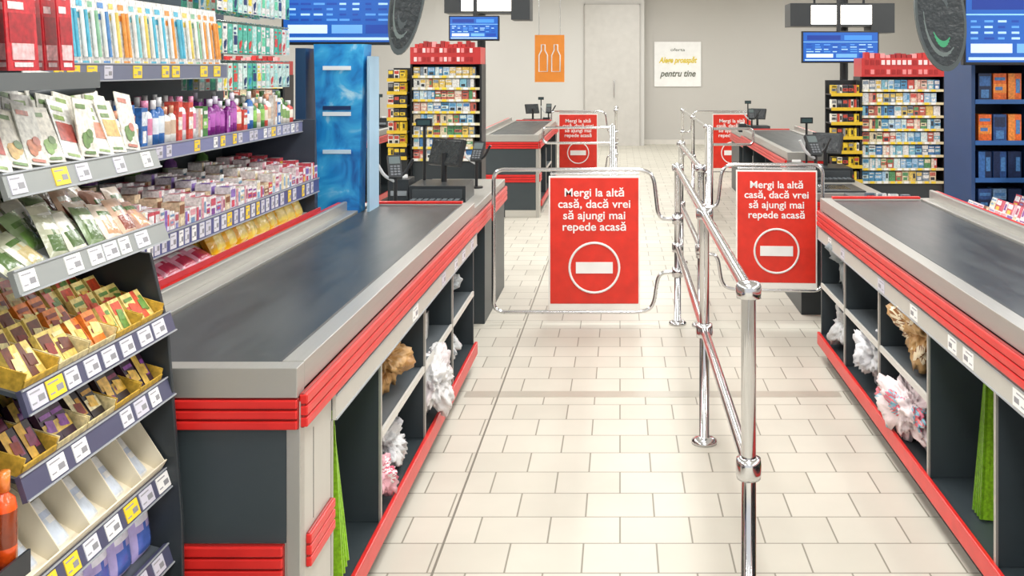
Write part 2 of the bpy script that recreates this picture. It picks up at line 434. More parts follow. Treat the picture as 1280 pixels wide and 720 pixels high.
# ------------------------------------------------------------ crowd barrier
def barrier(x, ys, zt=.985):
    e = empty('crowd_barrier', (x, ys[0], 0))
    for y in ys:
        mb = MB(); yy = y-ys[0]
        mb.lathe([(0,0),(.055,0),(.055,.012),(.04,.022),(.03,.026),(.021,.028),(.021,zt-.03),(.034,zt-.028),(.036,zt-.012),(.036,zt+.004),(.03,zt+.016),(0,zt+.02)], 20, WHITE, 'steel', (0, yy, 0))
        mb.lathe([(.021,-.03),(.034,-.028),(.036,-.012),(.036,.012),(.034,.028),(.021,.03)], 20, WHITE, 'steel', (0, yy, .48))
        mb.build('post', e)
    mb = MB()
    L = ys[-1]-ys[0]
    mb.cyl((0, 0, zt-.01), (0, L, zt-.01), .019, mat='steel', n=16)
    mb.cyl((0, 0, .48), (0, L, .48), .019, mat='steel', n=16)
    mb.build('rails', e)
    return e
barrier(.36, [2.8, 4.27, 6.25]); barrier(.50, [6.2, 8.2]); barrier(.92, [10.6, 12.6, 14.7]); barrier(-.06, [14.7, 15.6])

# ------------------------------------------------------------ gates with signs
def text(body, parent, w, h, loc, mat, rx=90, off=.02, shear=0):
    c = bpy.data.curves.new('lettering', 'FONT'); c.body = body; c.align_x = 'CENTER'; c.align_y = 'CENTER'; c.size = 1
    c.offset = off; c.extrude = .002; c.shear = shear
    o = bpy.data.objects.new('lettering', c); bpy.context.scene.collection.objects.link(o)
    bpy.context.view_layer.update()
    dx, dy = o.dimensions.x, o.dimensions.y
    o.scale = (w/dx, h/dy, 1); o.rotation_euler = (math.radians(rx), 0, 0); o.location = loc
    c.materials.append(mat); o.parent = parent; return o
def flat(name, col, rough=.4):
    m, nt, b = newmat(name); b.inputs['Base Color'].default_value = col; b.inputs['Roughness'].default_value = rough; return m
MW = flat('white_print', WHITE); MY = flat('yellow_print', C('e8cf3a')); MG = flat('grey_print', C('6d7062'))
def gate(x, y, s, far, sx0, yaw=0, zo=0, sc=1):
    e = empty('exit_gate', (x, y, zo), math.radians(yaw)); e.scale = (sc, sc, sc)
    mb = MB(); r = .0125
    n = .185; g = .036
    mb.tube(roundp([(s*g,0,.655),(s*.12,0,.66),(s*.15,0,.93) ,(s*(n+.03),0,.965),(s*far,0,.965),(s*far,0,.075),(s*(n+.03),0,.075),(s*.15,0,.11),(s*.12,0,.32),(s*g,0,.325)], .07, 7), r, 12)
    mb.cyl((s*sx0, 0, .94), (s*(sx0+.55), 0, .94), .008, mat='steel')
    for z in (.655, .325): mb.lathe([(.022,-.03),(.035,-.028),(.035,.028),(.022,.03)], 16, WHITE, 'steel', (0, 0, z))
    mb.build('tube_frame', e)
    x0, x1 = sorted((s*sx0, s*(sx0+.55)))
    cx = (x0+x1)/2
    mb = MB(); mb.box(x0-.01, x1+.01, -.013, .013, .085, .925, C('f1ede6')); mb.box(x0, x1, -.016, .016, .13, .915, C('dc3020'), 'red_plastic'); mb.build('sign_board', e, .003)
    text('Mergi la altă\ncasă, dacă vrei\nsă ajungi mai\nrepede acasă', e, .45, .285, (cx, -.017, .715), MW, off=.013)
    mb = MB(); pts = [(cx+.155*math.cos(a*math.pi/20), -.018, .355+.155*math.sin(a*math.pi/20)) for a in range(40)]
    mb.tube(pts, .0075, 8, WHITE, 'paint', True); mb.box(cx-.115, cx+.115, -.021, -.016, .32, .39, WHITE); mb.build('no_entry_symbol', e)
    return e
gate(.36, 6.25, -1, 1.15, .245)
gate(.50, 6.2, 1, .86, .26, -4, .165, .87)
gate(-.06, 14.7, -1, .95, .28)
gate(.92, 14.7, 1, 1.1, .45)
for x0, x1, y in ((-.80, -.08, 10.4), (.92, 1.36, 10.2)):
    e = empty('entry_arm_gate', (x1 if x0 < 0 else x0, y, 0)); s = -1 if x0 < 0 else 1
    mb = MB(); mb.lathe([(0,0),(.06,0),(.06,.015),(.03,.03),(.03,1.0),(0,1.02)], 16, WHITE, 'steel'); mb.build('post', e)
    mb = MB(); w = abs(x1-x0)
    mb.tube(roundp([(s*.03,0,.98),(s*w,0,.98),(s*w,0,.82),(s*.03,0,.82)], .05), .014); mb.build('arm', e)

# ------------------------------------------------------------ near merchandise display (left foreground)
XO = {1.40: -.045, 1.23: -.025, 1.02: -.01, .87: -.012, .66: -.015, .485: -.01}
BAYS = ((1.75, 2.33), (1.0, 1.64))
def display_bay(y0, y1):
    e = empty('merchandise_shelf', (-1.04, y0, 0))
    W = y1-y0
    mb = MB()
    poly = [(-.52, 0), (.03, 0), (.025, .55), (-.01, 1.0), (-.05, 1.17), (-.30, 1.2), (-.30, 1.62), (-.52, 1.62)]
    mb.prism(poly, 'y', W-.012, W, C('2a3034'))
    poly = [(-.52, 0), (-.02, 0), (-.03, .55), (-.06, 1.0), (-.10, 1.17), (-.30, 1.2), (-.30, 1.62), (-.52, 1.62)]
    mb.prism(poly, 'y', 0, .012, C('2a3034'))
    mb.box(-.53, -.5, .012, W-.012, 0, 1.9, C('4a5054'))
    mb.box(-.5, -.04, .012, W-.012, 0, .12, C('22272b'))
    mb.build('frame', e, .002)
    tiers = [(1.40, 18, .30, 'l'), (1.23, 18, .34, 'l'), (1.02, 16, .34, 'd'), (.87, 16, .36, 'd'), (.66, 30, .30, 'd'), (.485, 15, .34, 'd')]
    for i, (z, tl, dp, kind) in enumerate(tiers):
        mb = MB()
        mb.M = frame(XO[z], W/2, z, 90, tl)
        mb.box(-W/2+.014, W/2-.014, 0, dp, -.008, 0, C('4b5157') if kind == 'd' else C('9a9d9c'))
        mb.M = Matrix.Translation((XO[z]-.004, 0, z-.008)) @ Matrix.Rotation(math.radians(-18), 4, 'Y')
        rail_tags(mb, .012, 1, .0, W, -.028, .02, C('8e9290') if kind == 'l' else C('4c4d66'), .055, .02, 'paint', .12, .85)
        mb.build('tier_%d' % (i+1), e)
for b in BAYS: display_bay(*b)
def tray(y0, y1, z, tl): return frame(-1.04+XO[z], (y0+y1)/2, z, 90, tl), y1-y0
for (y0, y1) in BAYS:
    mb = MB(); T, W = tray(y0, y1, 1.40, 18)
    for r in range(5):
        n = 9
        for i in range(n):
            mb.M = T @ Matrix.Translation((-W/2+.045+(W-.09)*i/(n-1)+R.uniform(-.004, .004), .03+r*.045, .005)) @ Matrix.Rotation(math.radians(-38+R.uniform(-7, 7)), 4, 'X') @ Matrix.Rotation(math.radians(R.uniform(4, 14)), 4, 'Y')
            p_card(mb, .066, .115+R.uniform(0, .02), R.choice([C('e8e7e2'), C('dddcd2'), C('e6e2d4')]), R.choice([C('8fa864'), C('6a8850'), C('c07a6a')]), R.choice([C('8aac64'), C('6a8a4e'), C('c07a5a'), C('b85a50'), C('d8b06a')]), R.choice([0, 0, 1]))
    mb.build('seed_packets')
    mb = MB(); T, W = tray(y0, y1, 1.23, 18)
    for r in range(6):
        n = 8
        for i in range(n):
            mb.M = T @ Matrix.Translation((-W/2+.045+(W-.09)*i/(n-1), .01+r*.045, .004)) @ Matrix.Rotation(math.radians(-60+R.uniform(-10, 12)), 4, 'X') @ Matrix.Rotation(math.radians(R.uniform(-14, 14)), 4, 'Y')
            far = i >= 5
            c = R.choice([C('c8c4ac'), C('7a8e64'), C('e2decf'), C('b4b69c')]) if not far else R.choice([C('d9b49a'), C('b88a78'), C('e9d9c8')])
            p_bag(mb, .066, .095, .018, c, R.choice([C('e9e7dc'), C('52703a')]), R.choice([C('6d924a'), C('4f6a38'), C('b8a878')]) if not far else R.choice([C('8c4a3c'), C('c79870')]))
    mb.build('herb_sachets')
    for (z, pal, nm) in ((1.02, [(C('f0bc3a'), C('c8442a'), C('fbe68c')), (C('e8cc6c'), C('6a3420'), C('f0e0a0')), (C('ec8432'), C('f8e488'), C('8a2a12')), (C('5a3828'), C('e3ad4a'), C('d8582a')), (C('f2da84'), C('d8502c'), C('6a9440'))], 'chocolate_cartons'),
                             (.87, [(C('2e2024'), C('d8a83a'), C('8a3a5a')), (C('3e2438'), C('e3bd58'), C('8c4a9c')), (C('4e2a10'), C('e6c050'), C('f2e4b4')), (C('281e22'), C('efe0b0'), C('c8922a'))], 'praline_cartons')):
        mb = MB(); T, W = tray(y0, y1, z, 16); n = 5
        for i in range(n):
            w = (W-.04)/n-.004; cx = -W/2+.02+(W-.04)*(i+.5)/n; pc = pal[(i+R.randint(0, 1)) % len(pal)]
            mb.M = T; cc = C('d9b044') if R.random() < .5 else C('e8d6a0')
            mb.box(cx-w/2, cx-w/2+.003, .012, .31, 0, .035, cc, 'pack'); mb.box(cx+w/2-.003, cx+w/2, .012, .31, 0, .035, cc, 'pack')
            mb.box(cx-w/2, cx+w/2, .010, .013, 0, .022, cc, 'pack'); mb.box(cx-w/2, cx+w/2, .31, .313, 0, .07, cc, 'pack')
            for r in range(5):
                for h2 in (0, 1):
                    ww = (w-.012)/2
                    mb.M = T @ Matrix.Translation((cx-ww/2+h2*ww, .018+r*.054, .004)) @ Matrix.Rotation(math.radians(-48+R.uniform(-5, 5)), 4, 'X')
                    p_box(mb, ww-.003, .012, .078, *pc, top=False)
                    mb.add([(-ww*.25,-.0018,.03),(ww*.25,-.0018,.026),(ww*.3,-.0018,.05),(-ww*.2,-.0018,.055)], [(0,1,2,3)], R.choice([pc[1], pc[2], C('8a2a1a'), C('f0c050')]), 'pack')
        mb.build(nm)
    mb = MB(); T, W = tray(y0, y1, .66, 30); n = 5
    mb.M = T
    mb.box(-W/2+.02, W/2-.02, .012, .30, .001, .004, CREAM); mb.box(-W/2+.02, W/2-.02, .30, .304, .001, .10, CREAM)
    for i in range(n+1):
        x = -W/2+.02+(W-.043)*i/n
        mb.prism([(.012, 0), (.012, .03), (.12, .085), (.30, .10), (.30, 0)], 'x', x, x+.003, CREAM)
    mb.box(-W/2+.02, W/2-.02, .010, .013, 0, .035, CREAM)
    mb.build('cardboard_dispenser')
    mb = MB()
    for i in range(n):
        x = -W/2+.02+(W-.043)*(i+.5)/n
        mb.M = T @ Matrix.Translation((x, .02, .006)) @ Matrix.Rotation(math.radians(-70), 4, 'X'); p_bag(mb, .085, .11, .02, C('ececec'), C('c4d0e6'), C('d4deec'))
    mb.build('tissue_sachets')
    mb = MB(); T, W = tray(y0, y1, .485, 15)
    for i in range(6):
        for r in range(3):
            mb.M = T @ Matrix.Translation((-W/2+.06+(W-.12)*i/5, .02+r*.08, .004)) @ Matrix.Rotation(math.radians(-24), 4, 'X')
            p_bag(mb, .088, .125, .04, C('b8aadf'), C('f0eefa'), C('4f6cc0'))
    mb.build('tissue_packs')
mb = MB(); mb.box(-1.14, -1.03, 1.645, 1.748, .72, .735, C('2a2f33')); mb.box(-1.035, -1.03, 1.645, 1.748, .735, .76, C('2a2f33'))
mb.box(-1.14, -1.11, 1.685, 1.715, 0, 1.54, C('2a2f33')); mb.build('bottle_holder')
mb = MB()
for i in range(2):
    mb.M = frame(-1.04, 1.671+i*.05, .736, 90); p_bottle(mb, .022, .17, C('ee5a1c'), C('8a3a1a'), C('f58a3c'))
mb.build('orange_spray_bottles')
mb = MB()
mb.box(-1.30, -1.06, 1.02, 2.02, 1.575, 1.59, C('4f5557')); mb.box(-1.06, -1.05, 1.02, 2.02, 1.56, 1.592, C('5c6162'), 'paint')
mb.tube(roundp([(-1.5, 2.03, 1.54), (-1.25, 2.08, 1.54), (-1.16, 2.2, 1.56)], .05), .014, 10, DARK, 'paint')
mb.box(-1.53, -1.30, 1.04, 2.0, 1.575, 1.59, C('3c4246')); mb.build('hanging_goods_bar')
mb = MB()
for (y, w) in ((1.55, .1), (1.70, .08), (1.83, .095), (1.975, .05)):
    for k in range(4):
        mb.M = frame(-1.09-k*.03, y, 1.595, 90, -4); p_card(mb, w, .17, C('c4202c'), C('f0dcdc'), C('a3121e'), 1)
        mb.box(-w*.35, w*.35, -.0015, 0, .02, .05, C('e8b8b8'), 'pack')
mb.build('gift_cards')

# ------------------------------------------------------------ long toiletries shelf behind the belt
e = empty('toiletries_shelf', (-1.46, 2.42, 0)); L = 2.45
mb = MB()
mb.box(-.5, -.47, 0, L, 0, 2.1, C('4e565c')); mb.box(-.47, -.02, 0, .02, 0, 1.0, DARK); mb.box(-.47, -.02, L-.02, L, 0, 1.35, C('3b4450'))
mb.box(-.47, 0, .02, L-.02, .885, .90, C('d7d5d0')); mb.box(-.47, -.01, .02, L-.02, 0, .1, DARK); mb.box(-.03, -.02, .02, L-.02, .1, .885, DARK)
mb.box(-.47, -.01, .02, L-.02, 1.045, 1.06, C('7d8288')); mb.box(-.47, -.09, .02, L-.02, 1.32, 1.335, C('7d8288')); mb.box(-.47, -.09, .02, 1.5, 1.585, 1.6, C('7d8288'))
mb.build('frame', e)
mb = MB()
rail_tags(mb, .0, 1, .02, L-.02, 1.0, 1.07, C('4f5382'), .04, .02, 'paint', .15)
rail_tags(mb, -.08, 1, .02, L-.02, 1.29, 1.345, C('7a7fa4'), .045, .02)
rail_tags(mb, -.08, 1, .02, 1.5, 1.56, 1.615, C('6d7286'), .06, .05, 'paint', .7)
mb.box(0, .008, .02, L-.02, .885, .925, C('d44a50'), 'red_plastic')
mb.build('price_rails', e)
mb = MB()
for k in range(26):
    y = 1.0+.054*k
    for z in (1.62, 1.78, 1.95):
        if y < L-.03: mb.cyl((-.47, y, z), (-.12, y, z+.01), .003, n=6, mat='steel')
mb.build('peg_hooks', e)
mb = MB(); y = 2.5
while y < 3.72:
    for k in range(2):
        mb.M = frame(-1.50-k*.12, y, .905, 90, -62); p_bag(mb, .14, .12, .05, R.choice([C('e8a0b4'), C('ecd0d6'), C('d24c68')]), C('f6ecec'), C('c43a58'))
    y += .13
mb.build('sweets_bags')
mb = MB()
while y < 4.75:
    for k in range(3):
        mb.M = frame(-1.49-k*.08, y, .905, 90+R.uniform(-12, 12), -28); p_bag(mb, .13, .15, .07, R.choice([C('f2b81a'), C('e8a810'), C('f6cc50')]), C('a0601a'), C('f7e070'))
    y += .115
mb.build('snack_bags')
pal1 = [(C('f2ecec'), C('d0586c'), C('8a4a9c')), (C('e9e4ee'), C('8a6cb8'), C('d84a5c')), (C('f4f2ee'), C('e0a0a8'), C('7a9cc0')), (C('d85864'), C('f4eeee'), C('f2c84a')), (C('eadfe2'), C('c0606c'), C('8a8ac0')), (C('f4f4f0'), C('e8d8b0'), C('8ab4d4')), (C('d8c0a0'), C('8a5a3c'), C('f0e0c0')), (C('f2e8e8'), C('e0a8b4'), C('b0486c'))]
mb = MB(); y = 2.55
while y < 4.83:
    w = R.uniform(.03, .055); pc = R.choice(pal1); h = R.uniform(.05, .09)
    for k in range(5):
        mb.M = frame(-1.475-k*.075, y+w/2, 1.061+.0, 90); p_box(mb, w-.004, .06, h+k*.012, *pc)
    y += w
mb.build('hygiene_cartons')
mb = MB(); y = 2.5
pb = [(C('4f8a4a'), C('98cc6a'), C('f0f0ea')), (C('f0f0f0'), C('e08aac'), C('e08aac')), (C('8a2a8c'), C('c06ac0'), C('e8e0f0')), (C('e05a4c'), C('f6e8d8'), C('f0f0f0')), (C('3a72b8'), C('e8f0f8'), C('f0f0f0')), (C('efe9dc'), C('8aac6c'), C('6a945a')), (C('f2f0ec'), C('d4bca4'), C('e0a080'))]
while y < 4.8:
    pc = pb[2] if 3.8 < y < 4.1 else R.choice(pb); r = R.uniform(.016, .026); h = R.uniform(.10, .17)
    if pc == pb[2] and not (3.7 < y < 4.3): pc = pb[6]
    for k in range(3):
        mb.M = frame(-1.57-k*.075, y+r, 1.336, 90)
        if R.random() < .55: p_bottle(mb, r, h, *pc)
        else: p_box(mb, r*2, .05, h*.85, *pc)
    y += r*2+.004
mb.build('shampoo_bottles')
mb = MB()
for i in range(7):
    mb.M = frame(-1.86, 2.6+i*.32, 1.061, 90); p_bottle(mb, .03, .2, R.choice([C('4a7a34'), C('6a9c4a'), C('8a5aa8')]), C('d8e4c0'), C('f0f0ee'))
mb.build('lotion_bottles')
mb = MB(); y = 2.48
tb = [C('5cbcd8'), C('f0a04c'), C('4ab0cc'), C('94c8a4'), C('5a94d0'), C('f2d870'), C('8ad0d8')]
while y < 3.88:
    c = R.choice(tb); w = R.uniform(.05, .08)
    for k in range(3):
        mb.M = frame(-1.56-k*.1, y+w/2, 1.602, 90, -6); p_card(mb, w-.004, .22, C('eeede8'), c, C('e2eeee'), 1)
        c2 = R.choice([c, C('f4f4f0'), C('f4f4f0')])
        mb.cyl((-.012, -.008, .03), (-.012, -.008, .17), .006, n=8, col=c2, mat='foil'); mb.cyl((.01, -.008, .03), (.01, -.008, .17), .006, n=8, col=c, mat='foil')
    y += w
mb.build('toothbrush_packs')
mb = MB()
for k in range(26):
    y = 3.42+.054*k
    for z, h in ((1.62, .11), (1.78, .12), (1.95, .12)):
        if 3.95 <= y < 4.82:
            for q in range(3):
                mb.M = frame(-1.585-q*.07, y, z-h, 90); c = R.choice([C('6ad0a0'), C('e8e8e4'), C('f0dc3a'), C('3a98c8'), C('a4e0d8'), C('e04a3a'), C('2a3a6a')])
                p_card(mb, .046, h, R.choice([C('e8e8e2'), C('cfe6de'), C('5ab8a0')]), c, c, R.choice([0, 1]))
mb.build('blister_packs')

# blue promotional column
e = empty('battery_display_stand', (-1.43, 5.02, 0))
mb = MB()
P = [(.135, 0), (.145, .1), (.1, .18), (0, .2), (-.1, .18), (-.13, .1), (-.1, 0)]
prof = [(0, 1.0), (.3, .96), (.6, .9), (.9, .88), (1.1, .9), (1.35, .97), (1.6, 1.04), (1.72, 1.08)]
for (za, sa), (zb, sb) in zip(prof[:-1], prof[1:]):
    n = len(P)
    v = [(p[0]*sa, p[1]*sa, za) for p in P]+[(p[0]*sb, p[1]*sb, zb) for p in P]
    mb.add(v, [(i, (i+1) % n, (i+1) % n+n, i+n) for i in range(n)], WHITE, 'blue_art')
mb.add([(p[0]*1.08, p[1]*1.08, 1.72) for p in P], [tuple(range(len(P)))], C('123c70'))
mb.build('column', e)
mb = MB()
for z, c in ((1.60, C('e8f2f8')), (1.4, C('0d2f60')), (1.37, C('e8f2f8')), (1.18, C('c8e4f4'))):
    mb.box(-.06, .08, -.008, -.002, z-.010, z+.010, c)
mb.build('printed_labels', e)
mb = MB(); mb.box(.16, .172, .0, .2, 0, 1.66, C('9cc0d8')); mb.box(-.2, -.15, .0, .2, 0, 1.7, C('26486c')); mb.build('side_frame', e)

# ------------------------------------------------------------ impulse racks behind tills
def rack(x0, x1, y, z0, z1, hz, wing):
    e = empty('impulse_goods_rack', (x0, y, 0)); W = x1-x0
    mb = MB(); mb.box(0, W, .2, .24, 0, z1, C('2a2e30')); mb.box(-.015, 0, 0, .24, 0, z1, BLACK); mb.box(W, W+.015, 0, .24, 0, z1, BLACK); mb.box(0, W, .02, .2, 0, z0-.02, C('2f3538'))
    mb.build('frame', e)
    mb = MB(); mb.box(-.01, W+.01, -.03, .24, z1, hz-.04, C('c0302e'), 'red_plastic')
    for i in range(14):
        for r in range(2):
            x = .02+(W-.06)*i/14; mb.box(x, x+W/14*.6, -.034, -.03, z1+.02+r*(hz-z1)*.4, z1+.02+r*(hz-z1)*.4+(hz-z1)*.2, R.choice([C('f4d8d8'), C('e88a8a'), C('a01818')]))
        mb.box(x, x+W/14*.8, .0, .06, hz-.04, hz-.04+R.uniform(.02, .05), R.choice([C('c0302e'), C('e8a0a0'), C('a02828')]))
    mb.build('header', e)
    n = 8; mb = MB(); mp = MB()
    for i in range(n):
        z = z0+(z1-z0)*i/n; hh = (z1-z0)/n
        mb.box(0, W, .0, .2, z-.006, z, C('a8a8a4')); mb.box(0, W, -.006, 0, z-.016, z+.004, C('d8d0a8'))
        x = .01
        while x < W-.06:
            mb.box(x, x+.035, -.009, -.006, z-.015, z+.003, YEL if R.random() < .55 else WHITE); x += .055
        x = .005
        pals = [[C('dceeee'), C('5a9cc8'), C('a9ccea')], [C('d85a50'), C('f0e0d0'), C('e8b0a0')], [C('8ac4d8'), C('e9e9e9'), C('4a80b8')], [C('e9d9b8'), C('5f9c6a'), C('c86a5a')], [C('f0f0ec'), C('e8c86a'), C('8a9aaa')]]
        while x < W-.055:
            base = R.choice(pals)
            for rep in range(R.randint(1, 3)):
                w = R.uniform(.045, .06)
                if x > W-.055: break
                mp.M = Matrix.Translation((x+w/2, .015, z+.001)); p_box(mp, w-.004, .1, hh*.74, R.choice(base), R.choice(base), R.choice([WHITE, C('3a3f44'), base[1]])); x += w
    mb.build('shelves', e); mp.build('packs', e)
    mb = MB(); mp = MB()
    for i in range(n-1):
        z = z0+.02+(z1-z0)*i/(n-1)*.95
        a, b = wing
        mb.box(a, b, -.1, .12, z-.01, z, BLACK); mb.box(a, b, -.11, -.1, z-.018, z+.008, C('d8b42c'))
        x = a+.005
        while x < b-.045: mp.M = Matrix.Translation((x+.02, -.09, z+.001)); p_box(mp, .04, .08, .07, R.choice([C('2c2c30'), C('d8b41c'), C('ece8dc'), C('4a4a50')]), R.choice([YEL, C('c84a3a'), C('8a8a8a')]), BLACK); x += .045
    mb.box(wing[0], wing[1], .12, .15, 0, z1-.03, BLACK); mb.box(wing[0], wing[1], -.08, .12, 0, z0, BLACK); mb.build('wing_shelves', e); mp.build('wing_packs', e)
rack(-1.60, -1.08, 7.7, .9, 1.63, 1.80, (-.17, -.02))
rack(1.96, 2.62, 8.1, .68, 1.53, 1.72, (-.27, -.02))
rack(-3.6, -2.9, 8.6, .74, 1.54, 1.70, (-.27, -.02))

mb = MB(); mb.box(2.70, 2.84, 7.8, 7.95, 0, 1.5, C('c83228'), 'red_plastic')
for i in range(6): mb.box(2.72, 2.80, 7.79, 7.8, .8+i*.11, .87+i*.11, R.choice([WHITE, C('f4c8b8'), C('2a4a8c')]))
mb.build('promo_pillar')

# ------------------------------------------------------------ tills
def till(x, y, z, s, sc=1):
    e = empty('cash_register', (x, y, z)); e.scale = (sc, sc, sc)
    mb = MB()
    mb.box(-.17, .17, -.18, .18, 0, .10, C('24282b')); mb.box(-.15, .15, -.185, -.18, .02, .08, C('3c4144'))
    mb.box(-.16, .16, -.3, -.19, 0, .02, C('24282a'))
    for i in range(8):
        for j in range(3): mb.box(-.145+i*.037, -.118+i*.037, -.285+j*.032, -.26+j*.032, .02, .028, C('5a6064'))
    mb.build('base', e, .004)
    mb = MB(); mb.cyl((0, .05, .1), (0, .05, .28), .018, col=BLACK); mb.M = frame(0, .05, .20, s*35, -18)
    mb.box(-.13, .13, -.015, .02, 0, .17, C('1c2023')); mb.box(-.118, .118, -.017, -.015, .012, .158, C('262c30'), 'foil'); mb.build('monitor', e, .004)
    mb = MB(); mb.cyl((s*.14, .14, 0), (s*.14, .14, .46), .010, col=BLACK); mb.box(s*.14-.05, s*.14+.05, .12, .15, .44, .49, BLACK); mb.box(s*.14-.04, s*.14+.04, .115, .12, .45, .48, C('2c4446'), 'paint'); mb.build('customer_display', e)
    mb = MB(); mb.box(s*.25-.06, s*.25+.06, -.1, .08, 0, .13, C('2a2e31')); mb.box(s*.25-.035, s*.25+.035, -.02, .0, .13, .15, WHITE); mb.box(s*.25-.05, s*.25+.05, -.104, -.1, .03, .06, C('8a9094')); mb.build('receipt_printer', e, .006)
def reader(x, y, z, yaw, sc=1):
    e = empty('card_reader', (x, y, z), math.radians(yaw)); e.scale = (sc, sc, sc)
    mb = MB(); mb.cyl((0,0,0), (0,0,.012), .05, col=BLACK); mb.cyl((0, 0, .01), (0, 0, .24), .012, col=BLACK); mb.tube(roundp([(0,0,.2),(.06,0,.23),(.11,0,.32)], .03), .010, 8, BLACK, 'paint')
    mb.tube(roundp([(0,0,.18),(-.07,0,.22),(-.12,0,.31)], .03), .010, 8, C('c4c6c6'), 'paint'); mb.build('stand', e)
    mb = MB(); mb.M = frame(0, -.01, .20, 0, -40); mb.box(-.042, .042, -.02, .012, 0, .17, C('23272a')); mb.box(-.034, .034, -.022, -.02, .1, .155, C('5a6666'))
    for i in range(3):
        for j in range(4): mb.box(-.03+i*.022, -.014+i*.022, -.024, -.02, .012+j*.02, .026+j*.02, C('6a6e72'))
    mb.build('keypad', e, .003)
till(-1.10, 6.2, .79, -1); reader(-.97, 6.75, .79, -10, .9); reader(-1.28, 5.7, .79, 20, .9)
till(1.52, 7.35, .79, -1, .9); reader(1.36, 6.95, .79, 15)
till(-1.25, 14.3, .79, 1, .8); reader(-1.0, 14.0, .79, 0, .9); till(1.75, 12.7, .79, -1, .8); reader(1.62, 12.3, .79, 0, .9)
till(-3.1, 12.3, .885, 1, .8)
mb = MB(); mb.M = frame(1.62, 5.66, .79, 0)
for i in range(4): p_box(mb, .05, .04, .09, R.choice([WHITE, C('c8ccd0'), C('5a6a78')]), C('8a949c'), C('d84a4a')); mb.M = mb.M @ Matrix.Translation((-.06, .03, 0))
mb.build('receipt_rolls_box')

e = empty('side_goods_shelf', (1.78, 2.0, 0))
mb = MB(); mb.box(0, .4, 0, 3.3, 0, .1, BLACK); mb.box(0, .4, 0, 3.3, .84, .86, C('cfccc6')); mb.box(.4, .43, 0, 3.3, 0, 1.2, DARK); mb.box(.0, .02, 0, 3.3, .1, .84, DARK)
mb.build('frame', e)
mb = MB(); y = 2.04
while y < 5.2:
    for k in range(3):
        mb.M = frame(1.82+k*.12, y+.04, .861, -90, -20); pc = R.choice(pal1); p_box(mb, .07, .03, .05+.015*k, *pc)
    y += .075
mb.build('chewing_gum_cartons')
e = empty('magazine_rack', (1.90, 5.35, 0))
mb = MB()
mb.box(0, .62, .42, .45, 0, 1.68, C('1a2a48')); mb.box(-.02, 0, 0, .45, 0, 1.68, C('23426e')); mb.box(.3, .315, 0, .42, 0, 1.66, C('23426e')); mb.box(.62, .64, 0, .45, 0, 1.68, C('23426e'))
mb.box(-.02, .64, -.01, .45, 1.66, 1.72, C('16233c'))
for z in (.6, .8, 1.0, 1.2, 1.42): mb.box(0, .62, .0, .42, z-.012, z, C('1b3056')); mb.box(0, .62, -.006, 0, z-.012, z+.012, C('2c5c98'))
mb.build('frame', e)
mb = MB()
for z in (.8, 1.0, 1.2, 1.42):
    for x in (.02, .1, .18, .33, .41, .49):
        o = R.random() < .35
        mb.M = Matrix.Translation((1.90+x+.04, 5.37, z+.001)); p_box(mb, .07, .1, .15, C('e86a22') if o else R.choice([C('24406c'), C('2a4c84'), C('1c2c50'), C('7aa0c8')]), R.choice([C('1c2c50'), C('3c6cac')]) if not o else C('f0903a'), C('4c80b8'))
mb.build('magazines')

# ------------------------------------------------------------ hanging monitors, discs, lane lights
def monitor(x0, x1, z0, z1, y):
    e = empty('hanging_monitor', ((x0+x1)/2, y, z0)); W = x1-x0; H = z1-z0
    mb = MB(); mb.box(-W/2-.012, W/2+.012, .002, .05, -.015, H+.012, C('15181c')); mb.box(-.05, .05, .05, .09, H*.3, H*.7, BLACK); mb.cyl((0, .08, H*.5), (0, .08, 3.4-z0), .02, col=C('2a2d30')); mb.build('housing', e, .004)
    mb = MB(); mb.box(-W/2, W/2, 0, .002, 0, H, C('1e509c'), 'screen')
    q = lambda a, b, c, d, col: mb.box(-W/2+a*W, -W/2+b*W, -.001, 0, c*H, d*H, col, 'screen')
    q(.02, .98, .03, .07, C('a8c4e0')); q(.04, .40, .13, .26, C('b8d0e8')); q(.44, .72, .13, .26, C('5f94cc')); q(.75, .96, .13, .26, C('1c3c8c'))
    for r in range(4):
        for k in range(8): q(.04+k*.118, .04+k*.118+R.uniform(.05, .1), .32+r*.08, .35+r*.08, R.choice([C('98bce0'), C('4f88c8'), C('1c3c8c')]))
    q(.0, 1, .66, .68, C('7ab0e0')); q(.05, .5, .74, .9, C('16307c')); q(.55, .92, .74, .9, C('3a78c0'))
    mb.build('screen', e)
monitor(-1.75, -1.18, 1.735, 2.08, 5.2); monitor(1.80, 2.4, 1.63, 2.0, 5.2)
monitor(-1.53, -1.10, 1.86, 2.06, 9.0); monitor(1.65, 2.32, 1.66, 1.92, 9.0)
